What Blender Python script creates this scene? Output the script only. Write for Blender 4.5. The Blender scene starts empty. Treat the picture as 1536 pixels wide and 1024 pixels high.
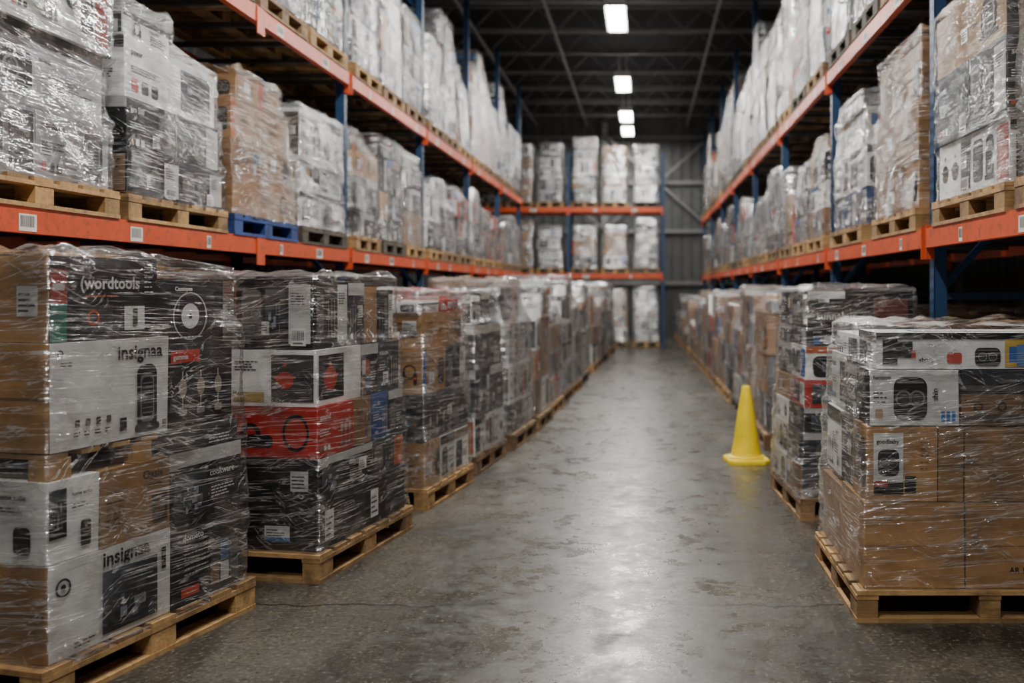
import bpy, math, random
from mathutils import Vector, Matrix, noise
scene = bpy.context.scene
COL = scene.collection
# ------------------------------------------------------------------ materials
def newmat(name):
    m = bpy.data.materials.new(name); m.use_nodes = True
    nt = m.node_tree; nt.nodes.clear()
    out = nt.nodes.new('ShaderNodeOutputMaterial')
    return m, nt, out
def nd(nt, t, **kw):
    n = nt.nodes.new(t)
    for k, v in kw.items():
        if k in n.inputs.keys(): n.inputs[k].default_value = v
        else: setattr(n, k, v)
    return n
def math_n(nt, op, a, b=None, clamp=False):
    n = nt.nodes.new('ShaderNodeMath'); n.operation = op; n.use_clamp = clamp
    for i, v in enumerate((a, b)):
        if v is None: continue
        if isinstance(v, (int, float)): n.inputs[i].default_value = v
        else: nt.links.new(v, n.inputs[i])
    return n.outputs[0]
def maprange(nt, v, a, b, c=0., d=1.):
    n = nt.nodes.new('ShaderNodeMapRange'); n.clamp = True
    nt.links.new(v, n.inputs[0])
    for i, x in enumerate((a, b, c, d)): n.inputs[i+1].default_value = x
    return n.outputs[0]
def noise_n(nt, vec, scale, detail=3, rough=.5, dist=0.):
    n = nd(nt, 'ShaderNodeTexNoise', Scale=scale, Detail=detail, Roughness=rough, Distortion=dist)
    nt.links.new(vec, n.inputs['Vector']); return n.outputs['Fac']
def mapping(nt, vec, loc=(0,0,0), rot=(0,0,0), sc=(1,1,1)):
    n = nt.nodes.new('ShaderNodeMapping')
    n.inputs[1].default_value = loc; n.inputs[2].default_value = rot; n.inputs[3].default_value = sc
    nt.links.new(vec, n.inputs[0]); return n.outputs[0]
def mixc(nt, f, a, b, mode='MIX'):
    n = nt.nodes.new('ShaderNodeMix'); n.data_type = 'RGBA'; n.blend_type = mode
    if isinstance(f, (int, float)): n.inputs[0].default_value = f
    else: nt.links.new(f, n.inputs[0])
    for i, v in ((6, a), (7, b)):
        if isinstance(v, tuple): n.inputs[i].default_value = (*v, 1) if len(v) == 3 else v
        else: nt.links.new(v, n.inputs[i])
    return n.outputs[2]
def objrand_coords(nt):
    tc = nt.nodes.new('ShaderNodeTexCoord'); oi = nt.nodes.new('ShaderNodeObjectInfo')
    v = nt.nodes.new('ShaderNodeVectorMath'); v.operation = 'SCALE'
    v.inputs[0].default_value = (31, 17, 53); nt.links.new(oi.outputs['Random'], v.inputs['Scale'])
    a = nt.nodes.new('ShaderNodeVectorMath'); a.operation = 'ADD'
    nt.links.new(tc.outputs['Object'], a.inputs[0]); nt.links.new(v.outputs[0], a.inputs[1])
    return a.outputs[0], oi.outputs['Random']

def mat_film(name, base, white_amt, gl_base, gl_crease, gl_patch, vs=1.0, cw=1.0):
    """clear stretch film: transparent, with thin stretched creases that scatter and reflect"""
    m, nt, out = newmat(name)
    vec, rnd = objrand_coords(nt)
    r1 = mapping(nt, vec, rot=(.04, .06, 0)); v1 = mapping(nt, r1, sc=(1.3, 1.3, 36*vs))
    n1 = noise_n(nt, v1, 1, 4, .6, .35)
    r2 = mapping(nt, vec, rot=(.40, .30, .2)); v2 = mapping(nt, r2, sc=(2.4, 2.4, 20*vs))
    n2 = noise_n(nt, v2, 1, 3, .6, .6)
    r3 = mapping(nt, vec, rot=(-.45, -.5, .3), loc=(4,9,2)); v3 = mapping(nt, r3, sc=(3.2, 3.2, 15*vs))
    n4 = noise_n(nt, v3, 1, 3, .6, 1.0)
    n3 = noise_n(nt, vec, 3.6, 2, .5)
    n5 = noise_n(nt, mapping(nt, vec, loc=(7,3,1)), 3.1, 3, .6)
    c1 = maprange(nt, math_n(nt, 'ABSOLUTE', math_n(nt, 'SUBTRACT', n1, .5)), 0, .022*cw, 1, 0)
    c1 = math_n(nt, 'MULTIPLY', c1, maprange(nt, n3, .39, .57))
    c2 = maprange(nt, math_n(nt, 'ABSOLUTE', math_n(nt, 'SUBTRACT', n2, .52)), 0, .020*cw, 1, 0)
    c2 = math_n(nt, 'MULTIPLY', c2, maprange(nt, n5, .49, .62))
    c3 = maprange(nt, math_n(nt, 'ABSOLUTE', math_n(nt, 'SUBTRACT', n4, .5)), 0, .016*cw, 1, 0)
    c3 = math_n(nt, 'MULTIPLY', c3, maprange(nt, n3, .47, .35))
    cr = math_n(nt, 'MAXIMUM', math_n(nt, 'MAXIMUM', c1, c2), c3)
    h = math_n(nt, 'ADD', math_n(nt, 'MULTIPLY', n1, .7), math_n(nt, 'MULTIPLY', n2, .55))
    h = math_n(nt, 'ADD', h, math_n(nt, 'MULTIPLY', n4, .4))
    bp = nd(nt, 'ShaderNodeBump', Strength=.95, Distance=.038); nt.links.new(h, bp.inputs['Height'])
    patch = maprange(nt, n5, .47, .65)
    hz = math_n(nt, 'ADD', math_n(nt, 'MULTIPLY', cr, white_amt), maprange(nt, n5, .35, .7, base*.3, base*1.7), True)
    fr = nd(nt, 'ShaderNodeFresnel', IOR=1.5)
    ff = math_n(nt, 'MULTIPLY', math_n(nt, 'SUBTRACT', fr.outputs[0], .04), .5)
    ff = math_n(nt, 'ADD', ff, math_n(nt, 'MULTIPLY', cr, gl_crease)); ff = math_n(nt, 'ADD', ff, math_n(nt, 'MULTIPLY', patch, gl_patch))
    ff = math_n(nt, 'ADD', ff, gl_base, True)
    tr = nd(nt, 'ShaderNodeBsdfTransparent', Color=(.98, .98, .98, 1))
    wh = nd(nt, 'ShaderNodeBsdfDiffuse', Color=(.87, .88, .89, 1)); nt.links.new(bp.outputs[0], wh.inputs['Normal'])
    gl = nd(nt, 'ShaderNodeBsdfGlossy', Color=(1., 1., 1., 1), Roughness=.12); nt.links.new(bp.outputs[0], gl.inputs['Normal'])
    a = nt.nodes.new('ShaderNodeMixShader'); nt.links.new(hz, a.inputs[0]); nt.links.new(tr.outputs[0], a.inputs[1]); nt.links.new(wh.outputs[0], a.inputs[2])
    b = nt.nodes.new('ShaderNodeMixShader'); nt.links.new(ff, b.inputs[0]); nt.links.new(a.outputs[0], b.inputs[1]); nt.links.new(gl.outputs[0], b.inputs[2])
    nt.links.new(b.outputs[0], out.inputs[0]); return m

def mat_carton():
    m, nt, out = newmat('printed_cardboard')
    at = nd(nt, 'ShaderNodeAttribute', attribute_name='Col')
    vec, rnd = objrand_coords(nt)
    n = noise_n(nt, vec, 9, 4, .6); k = maprange(nt, n, .25, .75, .78, 1.14)
    g = nt.nodes.new('ShaderNodeCombineColor'); [nt.links.new(k, g.inputs[i]) for i in range(3)]
    c = mixc(nt, 1., at.outputs['Color'], g.outputs[0], 'MULTIPLY')
    p = nd(nt, 'ShaderNodeBsdfPrincipled', Roughness=.5); p.inputs['Specular IOR Level'].default_value = .25
    nt.links.new(c, p.inputs['Base Color'])
    nt.links.new(p.outputs[0], out.inputs[0]); return m

def mat_simple(name, col, rough=.5, metal=0., scuff=None, scale=6., amt=(.55, .7), bump=0.):
    m, nt, out = newmat(name)
    vec, rnd = objrand_coords(nt)
    p = nd(nt, 'ShaderNodeBsdfPrincipled', Roughness=rough, Metallic=metal)
    n = noise_n(nt, vec, scale, 5, .65)
    lo = tuple(c*.78 for c in col)
    c = mixc(nt, maprange(nt, n, .3, .7), lo, tuple(col))
    if scuff:
        n2 = noise_n(nt, vec, scale*3.1, 6, .7)
        c = mixc(nt, maprange(nt, n2, *amt), c, scuff)
    nt.links.new(c, p.inputs['Base Color'])
    if bump:
        b = nd(nt, 'ShaderNodeBump', Strength=bump, Distance=.01); nt.links.new(n, b.inputs['Height']); nt.links.new(b.outputs[0], p.inputs['Normal'])
    nt.links.new(p.outputs[0], out.inputs[0]); return m

def mat_wood(name, c1, c2):
    m, nt, out = newmat(name)
    vec, rnd = objrand_coords(nt)
    at = nd(nt, 'ShaderNodeAttribute', attribute_name='Col')
    v = mapping(nt, vec, sc=(4, 40, 40)); n = noise_n(nt, v, 1, 5, .65, .8)
    n2 = noise_n(nt, vec, 6, 5, .65)
    c = mixc(nt, maprange(nt, n, .3, .7), c1, c2)
    c = mixc(nt, maprange(nt, n2, .46, .66, 0, .8), c, tuple(x*.28 for x in c1))
    c = mixc(nt, 1., c, at.outputs['Color'], 'MULTIPLY')
    p = nd(nt, 'ShaderNodeBsdfPrincipled', Roughness=.75); nt.links.new(c, p.inputs['Base Color'])
    b = nd(nt, 'ShaderNodeBump', Strength=.4, Distance=.004); nt.links.new(n, b.inputs['Height']); nt.links.new(b.outputs[0], p.inputs['Normal'])
    nt.links.new(p.outputs[0], out.inputs[0]); return m

def mat_floor():
    m, nt, out = newmat('sealed_concrete')
    tc = nt.nodes.new('ShaderNodeTexCoord'); vec = tc.outputs['Object']
    big = noise_n(nt, vec, .6, 6, .62, .3); mid = noise_n(nt, vec, 2.4, 9, .74, .3); fine = noise_n(nt, vec, 46, 4, .72)
    med = noise_n(nt, mapping(nt, vec, loc=(5,2,0)), 9, 6, .7, .2)
    vst = mapping(nt, vec, sc=(2.2, .35, 1)); wear = noise_n(nt, vst, 1.2, 5, .6)
    c = mixc(nt, maprange(nt, mid, .38, .62), (.017, .015, .011), (.068, .060, .047))
    c = mixc(nt, maprange(nt, big, .45, .60, 0, .55), c, (.105, .095, .077))
    c = mixc(nt, maprange(nt, wear, .48, .64, 0, .8), c, (.014, .012, .0095))
    c = mixc(nt, maprange(nt, med, .52, .68, 0, .75), c, (.009, .0075, .006))
    c = mixc(nt, maprange(nt, fine, .54, .66, 0, .75), c, (.006, .005, .004))
    c = mixc(nt, maprange(nt, fine, .44, .32, 0, .6), c, (.22, .205, .17))
    sx = nt.nodes.new('ShaderNodeSeparateXYZ'); nt.links.new(vec, sx.inputs[0])
    wob = noise_n(nt, mapping(nt, vec, sc=(1, 0, 0)), 2.3, 6, .65)
    yy = math_n(nt, 'ADD', sx.outputs[1], math_n(nt, 'MULTIPLY', wob, .28))
    for y0, w in ((4.72, .0105), (10.4, .012), (16.4, .012)):
        d = math_n(nt, 'ABSOLUTE', math_n(nt, 'SUBTRACT', yy, y0))
        c = mixc(nt, maprange(nt, d, w*.3, w, .95, 0), c, (.003, .0025, .002))
    p = nd(nt, 'ShaderNodeBsdfPrincipled'); nt.links.new(c, p.inputs['Base Color'])
    rg = math_n(nt, 'ADD', maprange(nt, mid, .38, .62, .42, .22), maprange(nt, med, .45, .65, -.03, .12))
    nt.links.new(rg, p.inputs['Roughness'])
    h = math_n(nt, 'ADD', math_n(nt, 'MULTIPLY', fine, .22), math_n(nt, 'MULTIPLY', med, .3))
    b = nd(nt, 'ShaderNodeBump', Strength=.26, Distance=.007); nt.links.new(h, b.inputs['Height']); nt.links.new(b.outputs[0], p.inputs['Normal'])
    nt.links.new(p.outputs[0], out.inputs[0]); return m

def mat_emit(name, col, s):
    m, nt, out = newmat(name)
    e = nd(nt, 'ShaderNodeEmission', Color=(*col, 1), Strength=s); nt.links.new(e.outputs[0], out.inputs[0]); return m

FILM = mat_film('stretch_film', .014, .40, .024, .50, .18, 1.0, 1.08)
FILM2 = mat_film('stretch_film_thick', .06, .50, .04, .58, .34, .6, 1.45)
CART = mat_carton()
WOODS = [mat_wood('pallet_wood', (.28, .158, .060), (.47, .29, .118)), mat_wood('pallet_wood_brown', (.17, .10, .045), (.31, .19, .09)),
         mat_wood('pallet_blue_paint', (.008, .03, .15), (.015, .06, .25)), mat_wood('pallet_wood_dark', (.05, .04, .03), (.11, .085, .06))]
BLUE = mat_simple('rack_blue_paint', (.010, .045, .115), .42, scuff=(.06, .06, .07), amt=(.62, .72))
ORANGE = mat_simple('rack_orange_paint', (.56, .070, .014), .42, scuff=(.15, .05, .028), amt=(.52, .70))
GALV = mat_simple('galvanised_steel', (.09, .09, .09), .5, .6)
PAINTLBL = mat_carton()

# ------------------------------------------------------------------ mesh builder
class MB:
    def __init__(s): s.v = []; s.f = []; s.c = []; s.m = []
    def poly(s, pts, col, mat=0):
        b = len(s.v); s.v += [tuple(p) for p in pts]; s.f.append(tuple(range(b, b+len(pts))))
        if isinstance(col, list): s.c.append(col)
        else: s.c.append([col]*len(pts))
        s.m.append(mat)
    def box(s, M, sx, sy, sz, col=(1,1,1), mat=0, jit=0, rng=None, cols=None):
        b = len(s.v)
        for z in (-.5, .5):
            for x, y in ((-.5,-.5),(.5,-.5),(.5,.5),(-.5,.5)):
                p = Vector((x*sx, y*sy, z*sz))
                if jit: p += Vector((rng.uniform(-jit,jit), rng.uniform(-jit,jit), 0))
                s.v.append(tuple(M @ p))
        for i, q in enumerate(((3,2,1,0),(4,5,6,7),(0,1,5,4),(1,2,6,5),(2,3,7,6),(3,0,4,7))):
            s.f.append(tuple(b+k for k in q)); s.c.append([cols[i] if cols else col]*4); s.m.append(mat)
    def abox(s, x0, x1, y0, y1, z0, z1, col=(1,1,1), mat=0):
        s.box(Matrix.Translation(((x0+x1)/2, (y0+y1)/2, (z0+z1)/2)), x1-x0, y1-y0, z1-z0, col, mat)
    def bar(s, p, q, w, h, col=(1,1,1), mat=0):
        p = Vector(p); q = Vector(q); d = q-p; L = d.length
        M = Matrix.Translation((p+q)/2) @ d.to_track_quat('X', 'Z').to_matrix().to_4x4()
        s.box(M, L, w, h, col, mat)
    def cyl(s, p, q, r0, r1, n=24, col=(1,1,1), mat=0, caps=True):
        p = Vector(p); q = Vector(q); R = (q-p).to_track_quat('Z', 'Y').to_matrix()
        a = [p + R @ Vector((math.cos(t)*r0, math.sin(t)*r0, 0)) for t in [2*math.pi*i/n for i in range(n)]]
        c = [q + R @ Vector((math.cos(t)*r1, math.sin(t)*r1, 0)) for t in [2*math.pi*i/n for i in range(n)]]
        for i in range(n):
            j = (i+1) % n; s.poly([a[i], a[j], c[j], c[i]], col, mat)
        if caps: s.poly(a[::-1], col, mat); s.poly(c, col, mat)
    def mesh(s, name, mats):
        me = bpy.data.meshes.new(name); me.from_pydata(s.v, [], s.f)
        for m in mats: me.materials.append(m)
        me.polygons.foreach_set('material_index', s.m)
        ca = me.color_attributes.new(name='Col', type='FLOAT_COLOR', domain='CORNER')
        flat = []
        for cl in s.c:
            for c in cl: flat += [c[0], c[1], c[2], 1.]
        ca.data.foreach_set('color', flat); me.update(); return me
def link(name, me, parent=None, loc=(0,0,0), rz=0.):
    o = bpy.data.objects.new(name, me); COL.objects.link(o); o.location = loc; o.rotation_euler = (0,0,rz)
    if parent: o.parent = parent
    return o
def empty(name, loc=(0,0,0), rz=0.):
    o = bpy.data.objects.new(name, None); o.empty_display_size = .1; COL.objects.link(o); o.location = loc; o.rotation_euler = (0,0,rz); return o

# ------------------------------------------------------------------ printing on cartons
class Fr:
    def __init__(s, o, u, v, n, w, h): s.o=o; s.u=u; s.v=v; s.n=n; s.w=w; s.h=h
def frames(M, sx, sy, sz):
    R = M.to_3x3(); X = R @ Vector((1,0,0)); Y = R @ Vector((0,1,0)); Z = R @ Vector((0,0,1))
    P = lambda x,y,z: M @ Vector((x*sx/2, y*sy/2, z*sz/2))
    return {'F': Fr(P(-1,-1,-1), X, Z, -Y, sx, sz), 'R': Fr(P(1,-1,-1), Y, Z, X, sy, sz),
            'B': Fr(P(1,1,-1), -X, Z, Y, sx, sz), 'L': Fr(P(-1,1,-1), -Y, Z, -X, sy, sz), 'T': Fr(P(-1,-1,1), X, Y, Z, sx, sy)}
def pt(fr, u, v, l): return fr.o + fr.u*(u*fr.w) + fr.v*(v*fr.h) + fr.n*(.0032+.0008*l)
def dec(mb, fr, u0, v0, u1, v1, col, l=0):
    mb.poly([pt(fr,u0,v0,l), pt(fr,u1,v0,l), pt(fr,u1,v1,l), pt(fr,u0,v1,l)], col)
def disc(mb, fr, u, v, r, col, l=0, n=18, sq=1., hole=None):
    if hole:
        for i in range(n):
            a, b = 2*math.pi*i/n, 2*math.pi*(i+1)/n
            q = []
            for (t, k) in ((a, 1), (b, 1), (b, hole), (a, hole)):
                q.append(pt(fr, u+math.cos(t)*r*k/fr.w, v+math.sin(t)*r*k*sq/fr.h, l))
            mb.poly(q, col)
        return
    mb.poly([pt(fr, u+math.cos(2*math.pi*i/n)*r/fr.w, v+math.sin(2*math.pi*i/n)*r*sq/fr.h, l) for i in range(n)], col)
def rrect(mb, fr, u0, v0, u1, v1, col, l=0, k=.25):
    W = (u1-u0)*fr.w; H = (v1-v0)*fr.h; r = min(W, H)*k; pts = []
    for cx, cy, a0 in ((W-r, r, -90), (W-r, H-r, 0), (r, H-r, 90), (r, r, 180)):
        for a in range(0, 91, 18):
            t = math.radians(a0+a); pts.append(pt(fr, u0+(cx+r*math.cos(t))/fr.w, v0+(cy+r*math.sin(t))/fr.h, l))
    mb.poly(pts, col)
TXT = {}
def text_mesh(s):
    if s in TXT: return TXT[s]
    cu = bpy.data.curves.new('t', 'FONT'); cu.body = s; cu.size = 1; cu.resolution_u = 2; cu.offset = .022
    o = bpy.data.objects.new('t', cu); COL.objects.link(o); bpy.context.view_layer.update()
    dg = bpy.context.evaluated_depsgraph_get(); me = bpy.data.meshes.new_from_object(o.evaluated_get(dg))
    vs = [tuple(v.co) for v in me.vertices]; fs = [tuple(p.vertices) for p in me.polygons]
    bpy.data.objects.remove(o); bpy.data.curves.remove(cu); bpy.data.meshes.remove(me)
    TXT[s] = (vs, fs); return TXT[s]
def text(mb, fr, s, u, v, hgt, col, l=1, maxw=None, rot=0):
    vs, fs = text_mesh(s)
    if not vs: return
    w = max(p[0] for p in vs); k = hgt/.7
    if maxw and w*k > maxw*fr.w: k = maxw*fr.w/w
    b = len(mb.v)
    for x, y, z in vs:
        X, Y = (x*k, y*k) if not rot else (-y*k, x*k)
        mb.v.append(tuple(pt(fr, u+X/fr.w, v+Y/fr.h, l)))
    for f in fs:
        mb.f.append(tuple(b+i for i in f)); mb.c.append([col]*len(f)); mb.m.append(0)
def lines(mb, fr, u0, v1, w, n, col, rng, pitch=.014, th=.006):
    for i in range(n):
        v = v1 - i*pitch/fr.h
        u = u0; end = u0 + w*rng.uniform(.6, 1)
        if v < .03: break
        while u < end:
            k = rng.uniform(.012, .035)/fr.w
            dec(mb, fr, u, v-th/fr.h, min(u+k, end), v, col, 1); u += k + .005/fr.w
def barcode(mb, fr, u, v, w, h, rng):
    dec(mb, fr, u, v, u+w, v+h, (.78,.77,.74), 1); x = u+w*.08
    while x < u+w*.9:
        k = w*rng.uniform(.02, .05); dec(mb, fr, x, v+h*.3, x+k, v+h*.88, (.03,.03,.03), 2); x += k+w*rng.uniform(.02, .05)
    dec(mb, fr, u+w*.15, v+h*.1, u+w*.8, v+h*.2, (.1,.1,.1), 2)
def label(mb, fr, u, v, w, h, rng):
    dec(mb, fr, u, v, u+w, v+h, (.80,.80,.78), 1)
    for i in range(4): dec(mb, fr, u+w*.08, v+h*(.15+.18*i), u+w*rng.uniform(.5,.9), v+h*(.22+.18*i), (.05,.05,.06), 2)
def product(mb, fr, u, v, w, h, rng, kind=None, dark=(.02,.02,.022), acc=(.5,.05,.03), l=1):
    kind = kind or rng.choice(['speaker', 'photo', 'photo', 'phones', 'camera', 'lamps', 'bars', 'tower', 'pot'])
    cu, cv = u+w/2, v+h/2; rr = min(w*fr.w, h*fr.h)/2; lite = tuple(min(.7, d+.16) for d in dark); mid = tuple(d+.05 for d in dark)
    if kind == 'speaker':
        rrect(mb, fr, u, v, u+w, v+h, dark, l, .2); rrect(mb, fr, u+w*.06, v+h*.03, u+w*.94, v+h*.97, mid, l+1, .2)
        disc(mb, fr, cu, v+h*.32, rr*.72, dark, l+2); disc(mb, fr, cu, v+h*.32, rr*.6, lite, l+3, hole=.85); disc(mb, fr, cu, v+h*.32, rr*.3, lite, l+3)
        disc(mb, fr, cu, v+h*.75, rr*.42, dark, l+2); disc(mb, fr, cu, v+h*.75, rr*.36, lite, l+3, hole=.7)
    elif kind == 'tower':
        rrect(mb, fr, u+w*.1, v, u+w*.9, v+h, dark, l, .35); rrect(mb, fr, u+w*.22, v+h*.12, u+w*.78, v+h*.85, lite, l+1, .3)
        rrect(mb, fr, u+w*.28, v+h*.2, u+w*.72, v+h*.8, dark, l+2, .3)
        for i in range(7): dec(mb, fr, u+w*.3, v+h*(.25+.075*i), u+w*.7, v+h*(.27+.075*i), lite, l+3)
        rrect(mb, fr, u, v-h*.02, u+w, v+h*.1, dark, l+1, .5)
    elif kind == 'photo':
        a, b = (.008,.009,.011), (.11,.12,.14)
        mb.poly([pt(fr,u,v,l),pt(fr,u+w,v,l),pt(fr,u+w,v+h,l),pt(fr,u,v+h,l)], [a, a, (.03,.04,.05), b])
        for i in range(11):
            x = u+w*rng.uniform(.12,.72); y = v+h*rng.uniform(.12,.6); q = rng.uniform(.3,2.4); dec(mb, fr, x, y, x+w*rng.uniform(.04,.16), y+h*rng.uniform(.05,.22), tuple(k*q for k in b), l+1+i%3)
    elif kind == 'phones':
        disc(mb, fr, cu, cv+.1*h, rr*.85, dark, l, sq=1.05, hole=.8); rrect(mb, fr, cu-rr*.95/fr.w, v+h*.1, cu-rr*.5/fr.w, v+h*.6, dark, l+1, .45)
        rrect(mb, fr, cu+rr*.5/fr.w, v+h*.1, cu+rr*.95/fr.w, v+h*.6, dark, l+1, .45); disc(mb, fr, cu-rr*.7/fr.w, v+h*.35, rr*.18, lite, l+2); disc(mb, fr, cu+rr*.7/fr.w, v+h*.35, rr*.18, acc, l+2)
    elif kind == 'camera':
        rrect(mb, fr, u, v, u+w, v+h, dark, l, .3); disc(mb, fr, u+w*.3, cv, rr*.5, lite, l+1, hole=.75); disc(mb, fr, u+w*.3, cv, rr*.3, mid, l+2)
        disc(mb, fr, u+w*.7, cv, rr*.5, lite, l+1, hole=.75); disc(mb, fr, u+w*.7, cv, rr*.3, mid, l+2); dec(mb, fr, u+w*.1, v+h*.85, u+w*.9, v+h*.9, lite, l+2)
    elif kind == 'lamps':
        for i in range(3):
            x = u+w*(.18+.32*i); dec(mb, fr, x-.004/fr.w, v+h*.1, x+.004/fr.w, v+h*.8, lite, l); disc(mb, fr, x, v+h*.5, rr*.20, (.36,.31,.24), l+1, sq=1.7); rrect(mb, fr, x-rr*.2/fr.w, v, x+rr*.2/fr.w, v+h*.12, lite, l+1)
    elif kind == 'bars':
        cs = [(.42,.045,.025), (.04,.13,.32), (.48,.30,.08), (.6,.6,.58), (.02,.02,.02), (.25,.16,.09), (.10,.10,.11)]
        n = rng.randint(2, 4)
        for i in range(n):
            for j in range(2): dec(mb, fr, u+w*i/n+.01*w, v+h*j/2+.02*h, u+w*(i+1)/n-.03*w, v+h*(j+1)/2-.04*h, rng.choice(cs), l)
    else:
        disc(mb, fr, cu, v+h*.45, rr*.8, dark, l, sq=.9); dec(mb, fr, cu-rr/fr.w, v+h*.5, cu+rr/fr.w, v+h*.56, lite, l+1); disc(mb, fr, cu, v+h*.85, rr*.18, dark, l); disc(mb, fr, cu+rr*.3/fr.w, v+h*.35, rr*.14, acc, l+1)
ACC = [(.50,.035,.02), (.52,.13,.03), (.03,.11,.36), (.10,.10,.11), (.08,.08,.08), (.5,.47,.42), (.25,.16,.09)]
WORDS = ['home audio', 'cookware', 'sound', 'wordtools', 'smart kitchen', 'power', 'vision', 'outdoor', 'gamma', 'classic', 'pro 500']
BASE = {'kraft': (.41,.235,.105), 'kraftd': (.27,.148,.068), 'white': (.82,.82,.80), 'black': (.009,.009,.011), 'gray': (.048,.052,.060),
        'red': (.48,.026,.017), 'blue': (.025,.08,.26), 'silver': (.45,.46,.48)}
def art(mb, fr, st, rng, hero):
    t = hero
    if st in ('kraft', 'kraftd'):
        ink = (.04,.025,.018)
        dec(mb, fr, 0.03, .485, .97, .497, tuple(x*.55 for x in BASE[st]), 0)
        r = rng.random()
        if r < .5: label(mb, fr, rng.uniform(.05,.65), rng.uniform(.2,.5), .10/fr.w if fr.w>.2 else .3, min(.4,.08/fr.h), rng)
        if r > .3 and fr.w > .2:
            u = rng.uniform(.08,.5)
            if t: text(mb, fr, rng.choice(WORDS), u, .68, .024, ink, 1, .3)
            else: dec(mb, fr, u, .68, u+.2, .74, ink, 1)
            lines(mb, fr, u, .55, .3, 3, ink, rng)
        if rng.random() < .45: product(mb, fr, .66, .15, .26, .6, rng, dark=(.04,.03,.025))
        if rng.random() < .3: dec(mb, fr, 0, 0, .15, 1, rng.choice(ACC), 0)
        return
    dk = st in ('black', 'gray', 'blue', 'red')
    ink = (.66,.66,.64) if dk else (.02,.02,.022); acc = rng.choice(ACC)
    img = (.11,.105,.10) if dk else (.015,.015,.018)
    if st == 'red': img = (.012,.010,.010)
    lay = rng.randint(0, 2)
    if lay == 0:
        product(mb, fr, .58, .12, .36, .74, rng, dark=img, acc=acc)
        if t: text(mb, fr, rng.choice(WORDS), .06, .74, min(.032, fr.h*.13), ink, 1, .42)
        else: dec(mb, fr, .06, .74, .34, .81, ink, 1)
        lines(mb, fr, .06, .55, .35, 3, ink, rng)
        for i in range(3): rrect(mb, fr, .06+.1*i, .12, .13+.1*i, .12+.07*fr.w/fr.h, acc if i == 0 else ink, 1)
    elif lay == 1:
        dec(mb, fr, 0, .80, 1, 1, acc if rng.random()<.4 else tuple(x*.7+.02 for x in ink), 0)
        product(mb, fr, .06, .08, .44, .64, rng, dark=img, acc=acc)
        if t: text(mb, fr, rng.choice(WORDS), .54, .60, min(.028, fr.h*.12), ink, 1, .36)
        else: dec(mb, fr, .54, .60, .80, .66, ink, 1)
        lines(mb, fr, .56, .45, .36, 4, ink, rng)
    else:
        product(mb, fr, .06, .15, .27, .7, rng, dark=img, acc=acc); product(mb, fr, .38, .15, .27, .7, rng, dark=img, acc=acc)
        dec(mb, fr, .69, .08, .98, .92, acc if rng.random()<.3 else ((.02,.02,.02) if not dk else (.6,.6,.58)), 0); lines(mb, fr, .72, .8, .2, 5, (.02,.02,.02) if dk else (.7,.7,.7), rng)
    if rng.random() < .5: label(mb, fr, rng.uniform(.05,.75), rng.uniform(.05,.5), min(.25,.09/fr.w), min(.5,.07/fr.h), rng)
    if rng.random() < .3: barcode(mb, fr, .72, .05, .2, .25, rng)

class Load:
    """collects the cartons of one pallet load, local frame: x across, y along, z up"""
    def __init__(s, seed, hero=False): s.mb = MB(); s.rng = random.Random(seed); s.ext = []; s.hero = hero
    def carton(s, x0, x1, y0, y1, z0, z1, st, artf=None, yaw=None, plain=()):
        r = s.rng; g = .003
        cx, cy, cz = (x0+x1)/2, (y0+y1)/2, (z0+z1)/2; sx, sy, sz = x1-x0-2*g, y1-y0-2*g, z1-z0-g
        yw = r.uniform(-.008, .008) if yaw is None else yaw
        M = Matrix.Translation((cx, cy, cz)) @ Matrix.Rotation(yw, 4, 'Z')
        k = r.uniform(.78, 1.12); base = BASE[st] if isinstance(st, str) else st
        base = tuple(c*k for c in base)
        s.mb.box(M, sx, sy, sz, base, 0, .003, r)
        fr = frames(M, sx, sy, sz); stn = st if isinstance(st, str) else 'kraft'
        for key in ('F', 'R', 'L'):
            if artf and key in artf:
                if artf[key]: artf[key](s.mb, fr[key])
            elif key in plain: pass
            else: art(s.mb, fr[key], stn, r, s.hero)
        if stn.startswith('kraft'): dec(s.mb, fr['T'], 0, .46, 1, .54, tuple(c*1.25 for c in base), 0)
        else: dec(s.mb, fr['T'], .2, .2, .8, .8, tuple(min(.8, c*.6+.05) for c in base), 0)
        return fr
    def layer(s, z0, z1, x0, x1, y0, y1): s.ext.append((z0, z1, x0, x1, y0, y1))
    def finish(s, loc, rz, pmat, film, shelf=False, pal=(1.0, 1.2), bevel=False, name='wrapped_pallet_load'):
        e = empty(name, loc, rz)
        me = s.mb.mesh('cartons', [CART]); o = link('cartons', me, e)
        if bevel:
            b = o.modifiers.new('bevel', 'BEVEL'); b.width = .005; b.segments = 2; b.limit_method = 'ANGLE'
        link('pallet', pallet_mesh(pmat, *pal), e)
        w = link('stretch_wrap', wrap_mesh(s.ext, s.rng.random()*100, s.hero), e)
        w.data.materials.append(film)
        return e
def ext_at(ext, z):
    r = [e for e in ext if e[0]-.035 <= z <= e[1]+.035]
    if not r: r = [min(ext, key=lambda e: min(abs(e[0]-z), abs(e[1]-z)))]
    return (min(e[2] for e in r), max(e[3] for e in r), min(e[4] for e in r), max(e[5] for e in r))
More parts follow.
